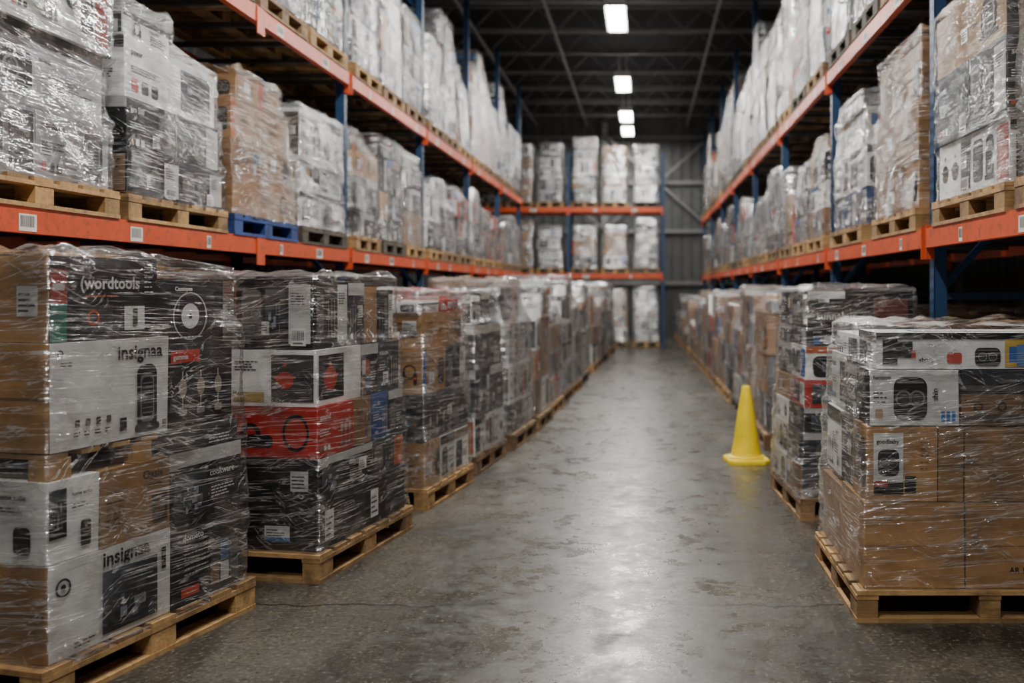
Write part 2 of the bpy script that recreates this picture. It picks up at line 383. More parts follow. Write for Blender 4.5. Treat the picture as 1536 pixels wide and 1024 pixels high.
def wrap_mesh(ext, seed, hero):
    zt = max(e[1] for e in ext)+.012; zb = min(e[0] for e in ext)-.02
    ns = 36 if hero else 8; nz = 80 if hero else 18
    V = []; F = []
    prof = []
    for k in range(nz+1):
        z = zb+(zt-zb)*k/nz; prof.append([z, *ext_at(ext, z)])
    for it in range(3):
        q = [p[:] for p in prof]
        for k in range(1, nz):
            for j, sg in ((1, min), (2, max), (3, min), (4, max)):
                q[k][j] = sg(prof[k][j], (prof[k-1][j]+prof[k+1][j])/2)
        prof = q
    off = .013
    def ring(x0, x1, y0, y1, z, amp, inset=0.):
        out = []
        for side in range(4):
            for i in range(ns):
                t = i/ns
                tt = .5-.5*math.cos(math.pi*t) if hero else t
                if side == 0: x, y, nx, ny = x0+(x1-x0)*tt, y0, 0, -1
                elif side == 1: x, y, nx, ny = x1, y0+(y1-y0)*tt, 1, 0
                elif side == 2: x, y, nx, ny = x1-(x1-x0)*tt, y1, 0, 1
                else: x, y, nx, ny = x0, y1-(y1-y0)*tt, -1, 0
                p = Vector((x*2.2+seed, y*2.2, z*(11 if hero else 5)+(x+y)*1.6))
                d = abs(noise.noise(p))*.9 + .5*abs(noise.noise(p*2.7)) + (.35*abs(noise.noise(Vector((x*4,y*4-seed,z*5-(x-y)*6)))) if hero else 0)
                dd = off + amp*d
                if i == 0:
                    px, py = {0:(-1,-1),1:(1,-1),2:(1,1),3:(-1,1)}[side]; nx, ny = px*.8, py*.8
                out.append((x+nx*dd, y+ny*dd, z))
        return out
    for k, (z, x0, x1, y0, y1) in enumerate(prof):
        V += ring(x0, x1, y0, y1, z, .022)
    N = 4*ns
    x0, x1, y0, y1 = prof[-1][1:]; cx, cy = (x0+x1)/2, (y0+y1)/2
    rings = nz+1
    for s_ in (.985, .90, .75, .5, .25):
        for (x, y, z) in ring(x0, x1, y0, y1, zt, .0):
            X = cx+(x-cx)*s_; Y = cy+(y-cy)*s_
            V.append((X, Y, zt+.006+.06*abs(noise.noise(Vector((X*6+seed, Y*6, 0))))))
        rings += 1
    for k in range(rings-1):
        for i in range(N):
            j = (i+1) % N; F.append((k*N+i, k*N+j, (k+1)*N+j, (k+1)*N+i))
    F.append(tuple((rings-1)*N+i for i in range(N)))
    me = bpy.data.meshes.new('stretch_wrap'); me.from_pydata(V, [], F); me.polygons.foreach_set('use_smooth', [True]*len(F)); me.update(); return me

PAL = {}
def pallet_mesh(mi, W=1.0, D=1.2):
    key = (mi, round(W, 2), round(D, 2))
    if key in PAL: return PAL[key]
    r = random.Random(int(mi*1000+W*100+D*10)); mb = MB(); H = .144
    def c(): k = r.uniform(.55, 1.15); return (k, k*r.uniform(.94, 1), k*r.uniform(.88, 1))
    def bx(x0, x1, y0, y1, z0, z1): mb.abox(x0, x1, y0, y1, z0, z1, c())
    n = 7; bw = D/n*.78
    for i in range(n):
        y = -D/2 + (D-bw)*i/(n-1); bx(-W/2+r.uniform(0,.006), W/2-r.uniform(0,.006), y, y+bw, H-.02, H)
    for x in (-W/2, -.05, W/2-.1):
        bx(x, x+.1, -D/2+.002, D/2-.002, H-.041, H-.0205)
        for y in (-D/2+.004, -.07, D/2-.144): bx(x+.003, x+.097, y, y+.14, .0205, H-.0415)
        bx(x, x+.1, -D/2+.001, D/2-.001, 0, .02)
    for y in (-D/2, D/2-.1): bx(-W/2+.101, -.051, y, y+.1, 0, .02); bx(.051, W/2-.101, y, y+.1, 0, .02)
    me = mb.mesh('pallet', [WOODS[mi]]); PAL[key] = me; return me

def random_load(seed, loc, rz, W, D, H, styles, film=None, pmat=None, hero=False, lh=(.22, .40), bevel=False, flat=False):
    L = Load(seed, hero); r = L.rng; z = .146; hw, hd = W/2-.02, D/2-.02
    i = 0
    while z < H-.08:
        h = min(r.uniform(*lh), H-z)
        if H-(z+h) < .12: h = H-z
        last = z+h >= H-.01
        st = styles[min(i, len(styles)-1)] if isinstance(styles[0], (list, tuple)) else styles
        sh = r.uniform(0, .05) + .014*i; x0, x1, y0, y1 = -hw+sh*r.random(), hw-sh*r.random(), -hd+sh*r.random(), hd-sh*r.random()
        if last and not flat and r.random() < .7:      # partial top tier -> uneven tops
            m = r.randint(0, 3); f = r.uniform(.35, .6)
            if m == 0: y0 += (y1-y0)*f*.8
            elif m == 1: y1 -= (y1-y0)*f
            elif m == 2: y1 -= (y1-y0)*f*.5; x0 += .1; x1 -= .1
            else: y0 += .08; y1 -= .2; 
        nx = r.choice([1, 2, 2]) if W < .8 else r.choice([2, 2, 3]); ny = r.choice([1, 2, 2, 3])
        lay_st = r.choice(st)
        for a in range(nx):
            for b in range(ny):
                s_ = lay_st if r.random() < .55 else r.choice(st)
                L.carton(x0+(x1-x0)*a/nx, x0+(x1-x0)*(a+1)/nx, y0+(y1-y0)*b/ny, y0+(y1-y0)*(b+1)/ny, z, z+h-(r.uniform(0,.07) if last else 0), s_)
        L.layer(z, z+h, x0, x1, y0, y1); z += h; i += 1
    return L.finish(loc, rz, r.choice([0,0,1,1,1,3]) if pmat is None else pmat, film or FILM, pal=(W, D), bevel=bevel)

def from_corner(cx, cy, lx, ly, rz):
    c, s = math.cos(rz), math.sin(rz); return (cx-(c*lx-s*ly), cy-(s*lx+c*ly), 0)

# ================================================================== ROOM
XL, XR, YF, YB, ZC = -6.0, 5.2, -5.0, 30.0, 7.2
def room():
    mb = MB(); mb.poly([(XL,YF,0),(XR,YF,0),(XR,YB,0),(XL,YB,0)], (1,1,1)); link('floor', mb.mesh('floor', [mat_floor()]))
    WM = mat_simple('wall_metal_panel', (.085,.088,.086), .6, 0, scuff=(.045,.045,.045), scale=1.2, amt=(.5,.75))
    CM = mat_simple('ceiling_deck', (.024,.025,.025), .7, 0)
    def ribbed(name, p0, p1, n_in, mat):
        p0 = Vector(p0); p1 = Vector(p1); d = (p1-p0); L = d.length; d.normalize(); nn = Vector(n_in); mb = MB(); t = 0.
        prof = []
        while t < L:
            for a, b in ((0,0), (.2,0), (.225,.03), (.275,.03)): 
                if t+a < L: prof.append((t+a, b))
            t += .3
        prof.append((L, 0))
        for (a, b), (c, e) in zip(prof[:-1], prof[1:]):
            A = p0+d*a+nn*b; B = p0+d*c+nn*e
            mb.poly([A, B, B+Vector((0,0,ZC)), A+Vector((0,0,ZC))], (1,1,1))
        return link(name, mb.mesh(name, [mat]))
    ribbed('wall_back', (XL,YB,0), (XR,YB,0), (0,-1,0), WM)
    ribbed('wall_left', (XL,YF,0), (XL,YB,0), (1,0,0), WM)
    ribbed('wall_right', (XR,YB,0), (XR,YF,0), (-1,0,0), WM)
    ribbed('wall_front', (XR,YF,0), (XL,YF,0), (0,1,0), WM)
    mb = MB(); t = YF
    while t < YB:
        a = [(t,0),(min(t+.09,YB),0),(min(t+.11,YB),-.04),(min(t+.18,YB),-.04),(min(t+.2,YB),0)]
        for (y0,z0),(y1,z1) in zip(a[:-1],a[1:]): mb.poly([(XL,y0,ZC+z0),(XR,y0,ZC+z0),(XR,y1,ZC+z1),(XL,y1,ZC+z1)], (1,1,1))
        t += .2
    link('ceiling', mb.mesh('ceiling', [CM]))
    SM = mat_simple('joist_primer_gray', (.18,.18,.175), .6)
    mb = MB(); y = -3.5
    while y < YB-1:
        mb.bar((XL+.05,y,ZC-.09),(XR-.05,y,ZC-.09), .07, .05); mb.bar((XL+.05,y,ZC-.55),(XR-.05,y,ZC-.55), .08, .06)
        x = XL+.1; up = True
        while x < XR-.5:
            mb.bar((x,y,ZC-.53 if up else ZC-.1),(x+.42,y,ZC-.1 if up else ZC-.53), .028, .028); x += .42; up = not up
        y += 1.9
    for x in (-3.3, -1.75, 1.35, 2.9): mb.cyl((x,YF+.1,ZC-.66),(x,YB-.1,ZC-.66), .035, .035, 10)
    link('ceiling_joists', mb.mesh('ceiling_joists', [SM]))
    mb = MB()
    for z in (1.6, 3.2, 4.7, 6.1): mb.abox(XL+.1, XR-.1, YB-.14, YB-.045, z, z+.12)
    for x in (-4.6, -1.3, 2.0, 4.4): mb.abox(x, x+.2, YB-.26, YB-.15, 0, ZC-.6)
    for a, b in ((-4.5,-1.2), (-1.2,2.1)):
        mb.bar((a,YB-.3,3.3),(b,YB-.3,6.2), .05, .06); mb.bar((a,YB-.34,6.2),(b,YB-.34,3.3), .05, .06)
    link('trim_1', mb.mesh('trim_1', [SM]))
room()

# ================================================================== LIGHTS
HOUS = mat_simple('fixture_white_enamel', (.6,.6,.6), .4); TUBE = mat_emit('fluorescent_tube', (1,.98,.94), 45)
def fixture(x, y, z=6.1, power=330):
    e = empty('highbay_light', (x, y, z)); mb = MB(); L = 1.60; hw = .175
    mb.abox(-.10, .10, -L/2, L/2, .05, .11)
    for s in (-1, 1):
        mb.poly([(s*.10,-L/2,.06),(s*.10,L/2,.06),(s*hw,L/2,-.02),(s*hw,-L/2,-.02)][::s], (1,1,1))
        for yy in (-.5, .5): mb.cyl((s*.08,yy,.1),(s*.08,yy,.50), .006, .006, 6)
    mb.abox(-hw, hw, -L/2-.01, -L/2, -.02, .11); mb.abox(-hw, hw, L/2, L/2+.01, -.02, .11)
    link('housing', mb.mesh('housing', [HOUS]), e)
    mb = MB()
    for xx in (-.12, -.04, .04, .12): mb.cyl((xx,-L/2+.02,.015),(xx,L/2-.02,.015), .02, .02, 12)
    link('tubes', mb.mesh('tubes', [TUBE]), e)
    ld = bpy.data.lights.new('lamp', 'AREA'); ld.shape = 'RECTANGLE'; ld.size = .32; ld.size_y = L-.05; ld.energy = power; ld.color = (1, .978, .93)
    lo = bpy.data.objects.new('lamp', ld); COL.objects.link(lo); lo.parent = e; lo.location = (0,0,-.03)
for y, p in ((-3.0, 190), (1.5, 270), (6.2, 310), (11.2, 300), (16.5, 280), (21.8, 260), (25.9, 170), (28.3, 90)): fixture(-.46, y, power=p)

# ================================================================== RACKS
B1, B2 = 1.87, 3.55
def rack(frames_y, xf, side, levels=(B1, B2), height=6.2, depth=1.08):
    """front plane at x=xf, body extends toward side (-1 left, +1 right)"""
    e = empty('pallet_rack'); up = MB(); be = MB(); lb = MB(); r = random.Random(5+int(xf*10))
    pw = .09; t = .006; xb = xf+side*depth
    def X(a, b): a, b = xf+side*a, xf+side*b; return (min(a,b), max(a,b))
    for y in frames_y:
        for d0 in (0, depth-.08):
            x0, x1 = X(d0, d0+.08); fx = x0 if (side>0)==(d0==0) else x1
            if fx == x0: up.abox(x0, x0+t, y-pw/2, y+pw/2, 0, height)
            else: up.abox(x1-t, x1, y-pw/2, y+pw/2, 0, height)
            up.abox(x0, x1, y-pw/2, y-pw/2+t, 0, height); up.abox(x0, x1, y+pw/2-t, y+pw/2, 0, height)
            up.abox(x0-.015, x1+.015, y-.075, y+.075, 0, .012)
            if d0 == 0:
                z = .1
                fxx = xf-side*.0015
                while z < height-.04:
                    for yy in (-.022, .022):
                        q = [(fxx,y+yy-.006,z),(fxx,y+yy+.006,z),(fxx,y+yy+.008,z+.03),(fxx,y+yy-.008,z+.03)]
                        lb.poly(q if side < 0 else q[::-1], (.004,.004,.005))
                    z += .0762
        z = .25; k = 0
        xa, xc = xf+side*.06, xb-side*.06
        while z < height-1.15:
            up.bar((xa,y,z),(xc,y,z), .035, .04); up.bar((xa,y,z+.04),(xc,y,z+1.12), .035, .04); z += 1.2
    for y0, y1 in zip(frames_y[:-1], frames_y[1:]):
        for zt in levels:
            for d0 in (-.052, depth+.002):
                a, b = X(d0, d0+.05)
                be.abox(a, b, y0+.052, y1-.052, zt-.12, zt-.03); 
                a2, b2 = (a, b-.018) if (side > 0) == (d0 < 0) else (a+.018, b)
                be.abox(a2, b2, y0+.052, y1-.052, zt-.03, zt)
                for yy in (y0, y1):
                    s = 1 if yy == y0 else -1
                    ya, yb_ = sorted((yy+s*.046, yy+s*.054)); 
                    be.abox(min(a,a)-.002 , b+.002, ya, yb_, zt-.19, zt+.02)
                    if d0 < 0: a3, b3 = X(-.010, -.002); yc, yd = sorted((yy+s*.004, yy+s*.046)); be.abox(a3, b3, yc, yd, zt-.19, zt+.02)
                if y1-y0 > 5 and d0 < 0:
                    a3, b3 = X(-.060, -.053); ym = y0+3.36
                    be.abox(a3, b3, ym-.07, ym+.07, zt-.20, zt-.005)
            n = max(3, int((y1-y0)/.55))
            for i in range(n):
                y = y0+.15+(y1-y0-.3)*i/(n-1); a, b = X(.0, depth); be.abox(a, b, y-.02, y+.02, zt-.07, zt-.032, (1,1,1), 1)
            fx = xf-side*.0535
            for i in range(int((y1-y0)/1.05)):
                y = y0+.35+1.05*i+r.uniform(0,.3); w = r.choice([.06,.09,.13,.16]); z0 = zt-.112; z1 = zt-.033
                if y1-y0 > 5 and abs(y-(y0+3.36)) < .2: y += .3
                q = [(fx,y,z0),(fx,y+w,z0),(fx,y+w,z1),(fx,y,z1)]
                lb.poly(q if side < 0 else q[::-1], (.62,.6,.55))
                yy = y+w*.1
                while yy < y+w*.85:
                    k = r.uniform(.002,.005); q = [(fx-side*.0008,yy,z0+.02),(fx-side*.0008,yy+k,z0+.02),(fx-side*.0008,yy+k,z1-.008),(fx-side*.0008,yy,z1-.008)]
                    lb.poly(q if side < 0 else q[::-1], (.03,.03,.03)); yy += k+r.uniform(.003,.006)
    link('uprights', up.mesh('uprights', [BLUE]), e); link('beams', be.mesh('beams', [ORANGE, GALV]), e); link('beam_labels', lb.mesh('beam_labels', [PAINTLBL]), e)
    return e
LX, RX = -2.85, 1.80
FL_ = [3.7, 9.25, 12.5, 15.8, 19.1, 22.4]
FR_ = [2.8, 6.03, 9.25, 12.55, 15.85, 19.15, 22.45, 25.75, 29.0]
rack(FL_, LX, -1); rack(FR_, RX, 1)
rk = rack([0, 2.45, 4.85], 0, -1, depth=1.0, height=4.95)     # rear cross rack
rk.rotation_euler = (0,0,math.radians(-90)); rk.location = (-4.35, 24.6, 0)

# ================================================================== HERO LOADS
KC = (.40,.228,.102)
def left1():
    L = Load(101, True); W, D = 1.0, 1.07; x1 = W/2; x0 = -W/2; y0 = -D/2; ym = y0+.61; y1 = D/2
    blk = (.010,.010,.012); wt = (.74,.74,.72)
    def a_big(mb, fr):
        text(mb, fr, 'insignaa', .53, .80, .055, blk, 1, .42)
        product(mb, fr, .68, .06, .23, .67, L.rng, 'tower', l=1)
        disc(mb, fr, .07, .90, .014, blk, 1, hole=.6); lines(mb, fr, .07, .82, .12, 2, blk, L.rng, .012, .004)
        for i in range(4): rrect(mb, fr, .18+.085*i, .20, .22+.085*i, .27, blk, 1); lines(mb, fr, .17+.085*i, .155, .06, 2, blk, L.rng, .012, .005)
        dec(mb, fr, .55, .09, .61, .22, blk, 1); barcode(mb, fr, .93, .05, .05, .1, L.rng)
    def a_low(mb, fr):
        text(mb, fr, 'insignaa', .40, .81, .055, blk, 1, .42)
        product(mb, fr, .40, .07, .47, .68, L.rng, 'photo', l=1)
        disc(mb, fr, .10, .74, .035, blk, 1, hole=.75); disc(mb, fr, .10, .745, .012, blk, 1); lines(mb, fr, .18, .12, .18, 2, blk, L.rng)
        dec(mb, fr, .91, .55, .95, .80, blk, 1)
    def a_l2a(mb, fr):
        rrect(mb, fr, .62, .12, .82, .45, blk, 1); text(mb, fr, 'home audio', .45, .78, .018, blk, 1, .4); lines(mb, fr, .45, .68, .4, 2, blk, L.rng, .012, .004)
        product(mb, fr, .02, .3, .33, .6, L.rng, 'photo')
    def a_l2b(mb, fr):
        ink = (.07,.045,.03); text(mb, fr, 'THE BROOK', .06, .66, .018, ink, 1, .3); lines(mb, fr, .06, .57, .35, 5, ink, L.rng, .022, .006)
        text(mb, fr, 'Oasis', .58, .76, .035, ink, 1, .3); dec(mb, fr, .6, .66, .92, .675, ink, 1); rrect(mb, fr, .72, .14, .95, .52, ink, 1, .1)
        rrect(mb, fr, .76, .2, .91, .46, (.16,.1,.06), 2, .3)
    def a_dk(mb, fr):
        text(mb, fr, 'dometo', .14, .84, .028, wt, 1, .5); lines(mb, fr, .16, .74, .5, 6, (.35,.35,.34), L.rng, .022, .006)
        dec(mb, fr, .12, .10, .36, .22, (.55,.07,.03), 1); product(mb, fr, .52, .10, .42, .6, L.rng, 'bars')
    def a_lamps(mb, fr):
        product(mb, fr, .08, .14, .84, .66, L.rng, 'lamps', dark=(.16,.14,.12)); dec(mb, fr, .06, .78, .48, .93, (.52,.035,.02), 2); text(mb, fr, 'gamma', .09, .82, .022, wt, 4, .34)
    def a_word(mb, fr):
        dec(mb, fr, 0, .0, .14, .45, (.02,.18,.14), 0); dec(mb, fr, 0, .45, .14, .85, (.42,.035,.025), 0); dec(mb, fr, .02, .6, .12, .68, wt, 1)
        text(mb, fr, '(wordtools', .25, .62, .055, wt, 1, .56); lines(mb, fr, .3, .54, .3, 1, (.5,.1,.04), L.rng)
        dec(mb, fr, .26, .10, .55, .42, (.05,.045,.045), 0); disc(mb, fr, .37, .27, .03, (.5,.1,.04), 2, hole=.7)
        dec(mb, fr, .66, .10, .86, .40, wt, 1); rrect(mb, fr, .74, .13, .79, .37, blk, 2); lines(mb, fr, .86, .9, .1, 6, wt, L.rng, .02, .005)
    def a_speak(mb, fr):
        disc(mb, fr, .5, .42, .105, (.45,.45,.44), 1, 28, hole=.94); disc(mb, fr, .5, .42, .055, (.76,.76,.74), 1, 24); disc(mb, fr, .5, .42, .012, blk, 2)
        text(mb, fr, 'Cassiopee', .28, .82, .018, wt, 1, .4); lines(mb, fr, .1, .10, .7, 1, wt, L.rng)
    def plain_k(mb, fr): dec(mb, fr, 0, 0, 1, 1, KC, -1); dec(mb, fr, .02, .48, .98, .50, (.2,.12,.06), 0)
    def k_lab(mb, fr): dec(mb, fr, 0, 0, 1, 1, KC, -1); label(mb, fr, .55, .3, .3, .35, L.rng)
    L.carton(x0, x1, y0, ym, .146, .50, 'white', {'R': a_low, 'F': plain_k})
    L.carton(0.05, x1, ym, y1, .146, .47, 'black', {'R': a_dk}); L.carton(x0, .05, ym, y1, .146, .47, 'kraft')
    L.layer(.146, .50, x0, x1, y0, y1)
    L.carton(0.1, x1-.005, y0, y0+.24, .50, .80, 'white', {'R': a_l2a, 'F': a_l2a}); L.carton(x0, .1, y0, y0+.24, .50, .80, 'black')
    L.carton(x0, x1-.005, y0+.24, ym, .50, .80, 'kraft', {'R': a_l2b})
    L.carton(0.1, x1-.01, ym, y1, .47, .80, 'black'); L.carton(x0, .1, ym, y1, .47, .80, 'kraft')
    L.layer(.50, .80, x0, x1-.005, y0, y1)
    for i in range(4):
        yy = y0+.02+i*.15; L.mb.abox(x0+.01, x1-.02, yy, yy+.085, .878, .896, (.42,.26,.11))
    for x in (x0+.01, -.04, x1-.11):
        for yy in (y0+.02, y0+.42): L.mb.abox(x, x+.09, yy, yy+.1, .80, .877, (.40,.24,.10))
    L.carton(.12, x1-.02, ym+.0, y1-.01, .80, .90, 'gray'); L.carton(x0, .12, ym+.0, y1-.01, .80, .90, 'kraft')
    L.layer(.80, .90, x0, x1-.02, y0, y1)
    L.carton(x0+.0, x1-.015, y0+.01, ym-.0, .90, 1.30, 'white', {'R': a_big, 'F': plain_k}, yaw=.015)
    L.carton(.1, x1-.035, ym+.01, y1-.03, .90, 1.26, 'black', {'R': a_lamps}); L.carton(x0, .1, ym+.01, y1-.03, .90, 1.26, 'gray')
    L.layer(.90, 1.30, x0, x1-.008, y0+.0, y1-.03)
    L.carton(.15, x1-.03, y0+.03, y0+.57, 1.30, 1.62, 'black', {'R': a_word, 'F': k_lab}); L.carton(x0+.02, .15, y0+.04, y0+.56, 1.30, 1.60, 'kraft', {'F': k_lab})
    L.carton(.1, x1-.06, y0+.58, y1-.06, 1.26, 1.54, 'black', {'R': a_speak}); L.carton(x0+.05, .1, y0+.58, y1-.06, 1.26, 1.53, 'kraft')
    L.layer(1.30, 1.56, x0+.02, x1-.03, y0+.03, y1-.06); L.layer(1.56, 1.62, x0+.05, x1-.05, y0+.04, y0+.60)
    rz = math.radians(-14.5)
    L.finish(from_corner(-2.13, 3.46, W/2, -D/2, rz), rz, 0, FILM, pal=(1.06, 1.18), bevel=True)
left1()

def left2():
    L = Load(202, True); W, D = 1.02, 1.06; x0, x1, y0, y1 = -W/2, W/2, -D/2, D/2; wt = (.74,.74,.72); blk = (.010,.010,.012)
    def lab(mb, fr): label(mb, fr, .70, .18, .14, .30, L.rng); dec(mb, fr, .70, .18, .84, .26, (.04,.17,.45), 3); text(mb, fr, 'speaker system', .1, .62, .018, (.25,.25,.25), 1, .35)
    def sidel(mb, fr): label(mb, fr, .1, .15, .18, .6, L.rng); lines(mb, fr, .5, .7, .35, 4, (.3,.3,.3), L.rng); rrect(mb, fr, .45, .15, .9, .3, (.08,.08,.09), 1)
    def red_f(mb, fr):
        rrect(mb, fr, .30, .18, .50, .82, blk, 1, .4); disc(mb, fr, .40, .5, .035, (.25,.25,.25), 2, hole=.7); disc(mb, fr, .62, .45, .06, blk, 1, hole=.6); rrect(mb, fr, .55, .2, .75, .45, blk, 2, .4)
        text(mb, fr, 'CRAZY', .05, .35, .035, wt, 1, .18); disc(mb, fr, .88, .5, .075, blk, 1, hole=.82, sq=1.3)
    def white_f(mb, fr):
        lines(mb, fr, .1, .85, .5, 4, blk, L.rng, .018, .006); dec(mb, fr, .1, .06, .35, .22, (.46,.33,.10), 1); dec(mb, fr, .45, .08, .75, .2, (.3,.3,.3), 1)
    def white_s(mb, fr):
        dec(mb, fr, .50, .08, .98, .92, (.05,.045,.045), 0); product(mb, fr, .53, .15, .25, .7, L.rng, 'pot', dark=(.46,.04,.02)); dec(mb, fr, .06, .08, .42, .25, (.46,.33,.10), 1); lines(mb, fr, .08, .8, .3, 4, blk, L.rng)
    def kfade(mb, fr): dec(mb, fr, .05,.1,.95,.9,(.12,.08,.055),0); [dec(mb, fr, .1+.2*i,.2,.2+.2*i,.8,(.28,.17,.09),1) for i in range(4)]
    z = .146
    for k, (z1, inset) in enumerate(((.41, 0), (.62, .01), (.885, .015), (1.18, .03), (1.55, .055))):
        a0, a1, b0, b1 = x0+inset, x1-inset, y0+inset*.6, y1-inset
        m = (b0+b1)/2; h = z1
        if k == 0:
            L.carton(a0, a1, b0, m, z, h, 'black', {'F': lab, 'R': sidel}); L.carton(a0, a1, m, b1, z, h, 'black', {'R': sidel})
        elif k == 1:
            L.carton(a0, a1, b0, m+.1, z, h, 'black', {'F': lambda mb, fr: (lines(mb, fr, .1, .7, .3, 3, (.25,.25,.25), L.rng), label(mb, fr, .85, .2, .1, .5, L.rng))}); L.carton(a0, a1, m+.1, b1, z, h, 'gray')
        elif k == 2:
            L.carton(a0, a1, b0, b0+.40, z, h, 'red', {'F': red_f}); L.carton(a0+.4, a1, b0+.40, b0+.62, z, h, 'kraftd'); L.carton(a0, a1, b0+.62, b0+.84, z, h, 'blue'); L.carton(a0, a1, b0+.84, b1, z, h, 'gray')
        elif k == 3:
            L.carton(a0, a0+.46, b0, m, z, h, 'white', {'F': white_f}); L.carton(a0+.46, a1, b0, m, z, h, 'white', {'F': white_s, 'R': lambda mb, fr: (dec(mb, fr, .05,.1,.6,.9,blk,0), product(mb, fr, .1,.2,.4,.6,L.rng,'pot',dark=(.46,.04,.02),l=1))})
            L.carton(a0+.2, a1, m, m+.22, z, h, 'black'); L.carton(a0+.2, a1, m+.22, b1, z, h, 'gray')
        else:
            L.carton(a0, a0+.30, b0, m, z, h, 'black', {'F': kfade}); L.carton(a0+.30, a0+.48, b0, m, z, h-.01, (.16,.07,.05)); L.carton(a0+.48, a1, b0, m-.1, z, h, 'black')
            L.carton(a0+.3, a1, m-.1, m+.1, z, h-.02, 'gray'); L.carton(a0+.3, a1, m+.1, m+.27, z, h-.04, 'kraft'); L.carton(a0+.3, a1, m+.27, b1, z, h-.06, 'black'); L.carton(a0, a0+.3, m, b1, z, h-.03, 'gray')
        L.layer(z, h, a0, a1, b0, b1); z = h
    rz = math.radians(-10)
    L.finish(from_corner(-1.66, 4.95, W/2, -D/2, rz), rz, 0, FILM, pal=(1.08, 1.16), bevel=True)
left2()

def right1():
    L = Load(303, True); W, D = 1.12, 1.0; x0, x1, y0, y1 = -W/2, W/2, -D/2, D/2; wt = (.74,.74,.72); blk = (.010,.010,.012); xm = x0+.455
    plain = lambda mb, fr: dec(mb, fr, .0, .49, 1, .497, (.2,.12,.06), 0)
    def goodb(mb, fr):
        dec(mb, fr, .10, .10, .52, .92, wt, 1); dec(mb, fr, .10, .10, .52, .26, blk, 2); dec(mb, fr, .12, .20, .30, .28, (.5,.04,.03), 3)
        product(mb, fr, .16, .34, .30, .36, L.rng, 'camera', l=3); text(mb, fr, 'goodbaby', .14, .78, .026, blk, 3, .32)
        dec(mb, fr, .54, .12, .70, .34, blk, 1); lines(mb, fr, .76, .8, .15, 5, (.1,.07,.05), L.rng, .03, .004)
    def camera_f(mb, fr):
        product(mb, fr, .26, .10, .38, .78, L.rng, 'camera', l=1); text(mb, fr, 'hantoop', .03, .84, .018, blk, 1, .2); lines(mb, fr, .03, .6, .16, 3, blk, L.rng, .02, .005)
        for i in range(3): dec(mb, fr, .80+.06*i, .08, .84+.06*i, .26, (.03,.18,.5), 1)
        text(mb, fr, 'shin', .76, .45, .05, blk, 1, .14, rot=1); rrect(mb, fr, .05, .12, .14, .3, (.45,.3,.2), 1)
    def flat_f(mb, fr):
        dec(mb, fr, .03, .12, .10, .9, blk, 1); dec(mb, fr, .10, .3, .17, .75, blk, 1); dec(mb, fr, .165, .3, .185, .5, (.5,.04,.03), 2); text(mb, fr, 'vhora', .20, .2, .02, blk)
        rrect(mb, fr, .33, .15, .40, .45, (.5,.08,.05), 1); product(mb, fr, .46, .08, .12, .5, L.rng, 'camera'); dec(mb, fr, .60, .05, 1, .95, (.55,.36,.07), 0)
        for i in range(10):
            x = .62+.035*i; dec(mb, fr, x, L.rng.uniform(.05,.5), x+.04, L.rng.uniform(.55,.92), L.rng.choice([(.45,.1,.05),(.05,.13,.42),(.5,.42,.28),(.1,.2,.42),(.7,.7,.66)]), 1+i%3)
        dec(mb, fr, 0, .82, 1, 1, blk, 4)
    def rings(mb, fr):
        for i in range(5): disc(mb, fr, .12+.17*i, .6, .022, (.05,.045,.04), 1, hole=.6)
        dec(mb, fr, .0, .1, 1, .35, (.1,.09,.08), 1)
    L.carton(x0, xm, y0, 0.0, .146, .533, 'kraft', {'F': plain, 'L': plain}); L.carton(xm, x1, y0, 0.0, .146, .533, 'kraft', {'F': lambda mb, fr: (plain(mb, fr), text(mb, fr, 'AR 1002X', .3, .18, .025, (.06,.04,.03)))})
    L.carton(x0, xm, 0, y1, .146, .50, 'kraft', {'L': plain}); L.carton(xm, x1, 0, y1, .146, .5, 'kraft')
    L.layer(.146, .533, x0, x1, y0, y1)
    L.carton(x0+.01, xm-.12, y0+.005, y0+.28, .535, .875, 'kraft', {'F': goodb, 'L': lambda mb, fr: (dec(mb, fr, .1,.2,.9,.85,(.12,.08,.06),0), lines(mb, fr, .2,.7,.5,3,wt,L.rng))})
    L.carton(xm-.12, xm, y0+.005, y0+.28, .535, .872, 'kraft', {'F': plain}); L.carton(xm, x1-.02, y0+.005, y0+.5, .535, .87, 'kraft', {'F': plain})
    L.carton(x0+.02, xm, y0+.28, y0+.60, .535, .86, 'black'); L.carton(x0+.02, xm, y0+.60, y1-.02, .535, .87, 'white'); L.carton(xm, x1-.02, y0+.5, y1-.02, .535, .87, 'kraft')
    L.layer(.533, .875, x0+.01, x1-.01, y0, y1-.02)
    L.carton(x0+.03, xm-.02, y0+.01, y0+.26, .877, 1.13, 'white', {'F': camera_f, 'L': lambda mb, fr: (dec(mb, fr, .0,.0,1,1,blk,0), text(mb, fr, 'Hannell', .1,.45,.025,wt,1,.7))})
    L.carton(xm-.01, x1-.04, y0+.02, y0+.4, .877, 1.02, 'kraftd', {'F': rings}); L.carton(xm-.01, x1-.04, y0+.02, y0+.4, 1.022, 1.13, 'gray', {'F': rings})
    L.carton(x0+.03, xm-.02, y0+.27, y0+.56, .877, 1.13, 'black'); L.carton(x0+.04, xm, y0+.56, y1-.04, .877, 1.16, 'white'); L.carton(xm, x1-.04, y0+.4, y1-.04, .877, 1.13, 'gray')
    L.layer(.877, 1.13, x0+.03, x1-.04, y0+.01, y1-.04)
    L.carton(x0+.06, x1-.08, y0+.03, y0+.38, 1.132, 1.30, 'white', {'F': flat_f}); L.carton(x0+.06, 0, y0+.38, y1-.08, 1.132, 1.27, 'white'); L.carton(0, x1-.1, y0+.38, y1-.08, 1.132, 1.25, 'kraft')
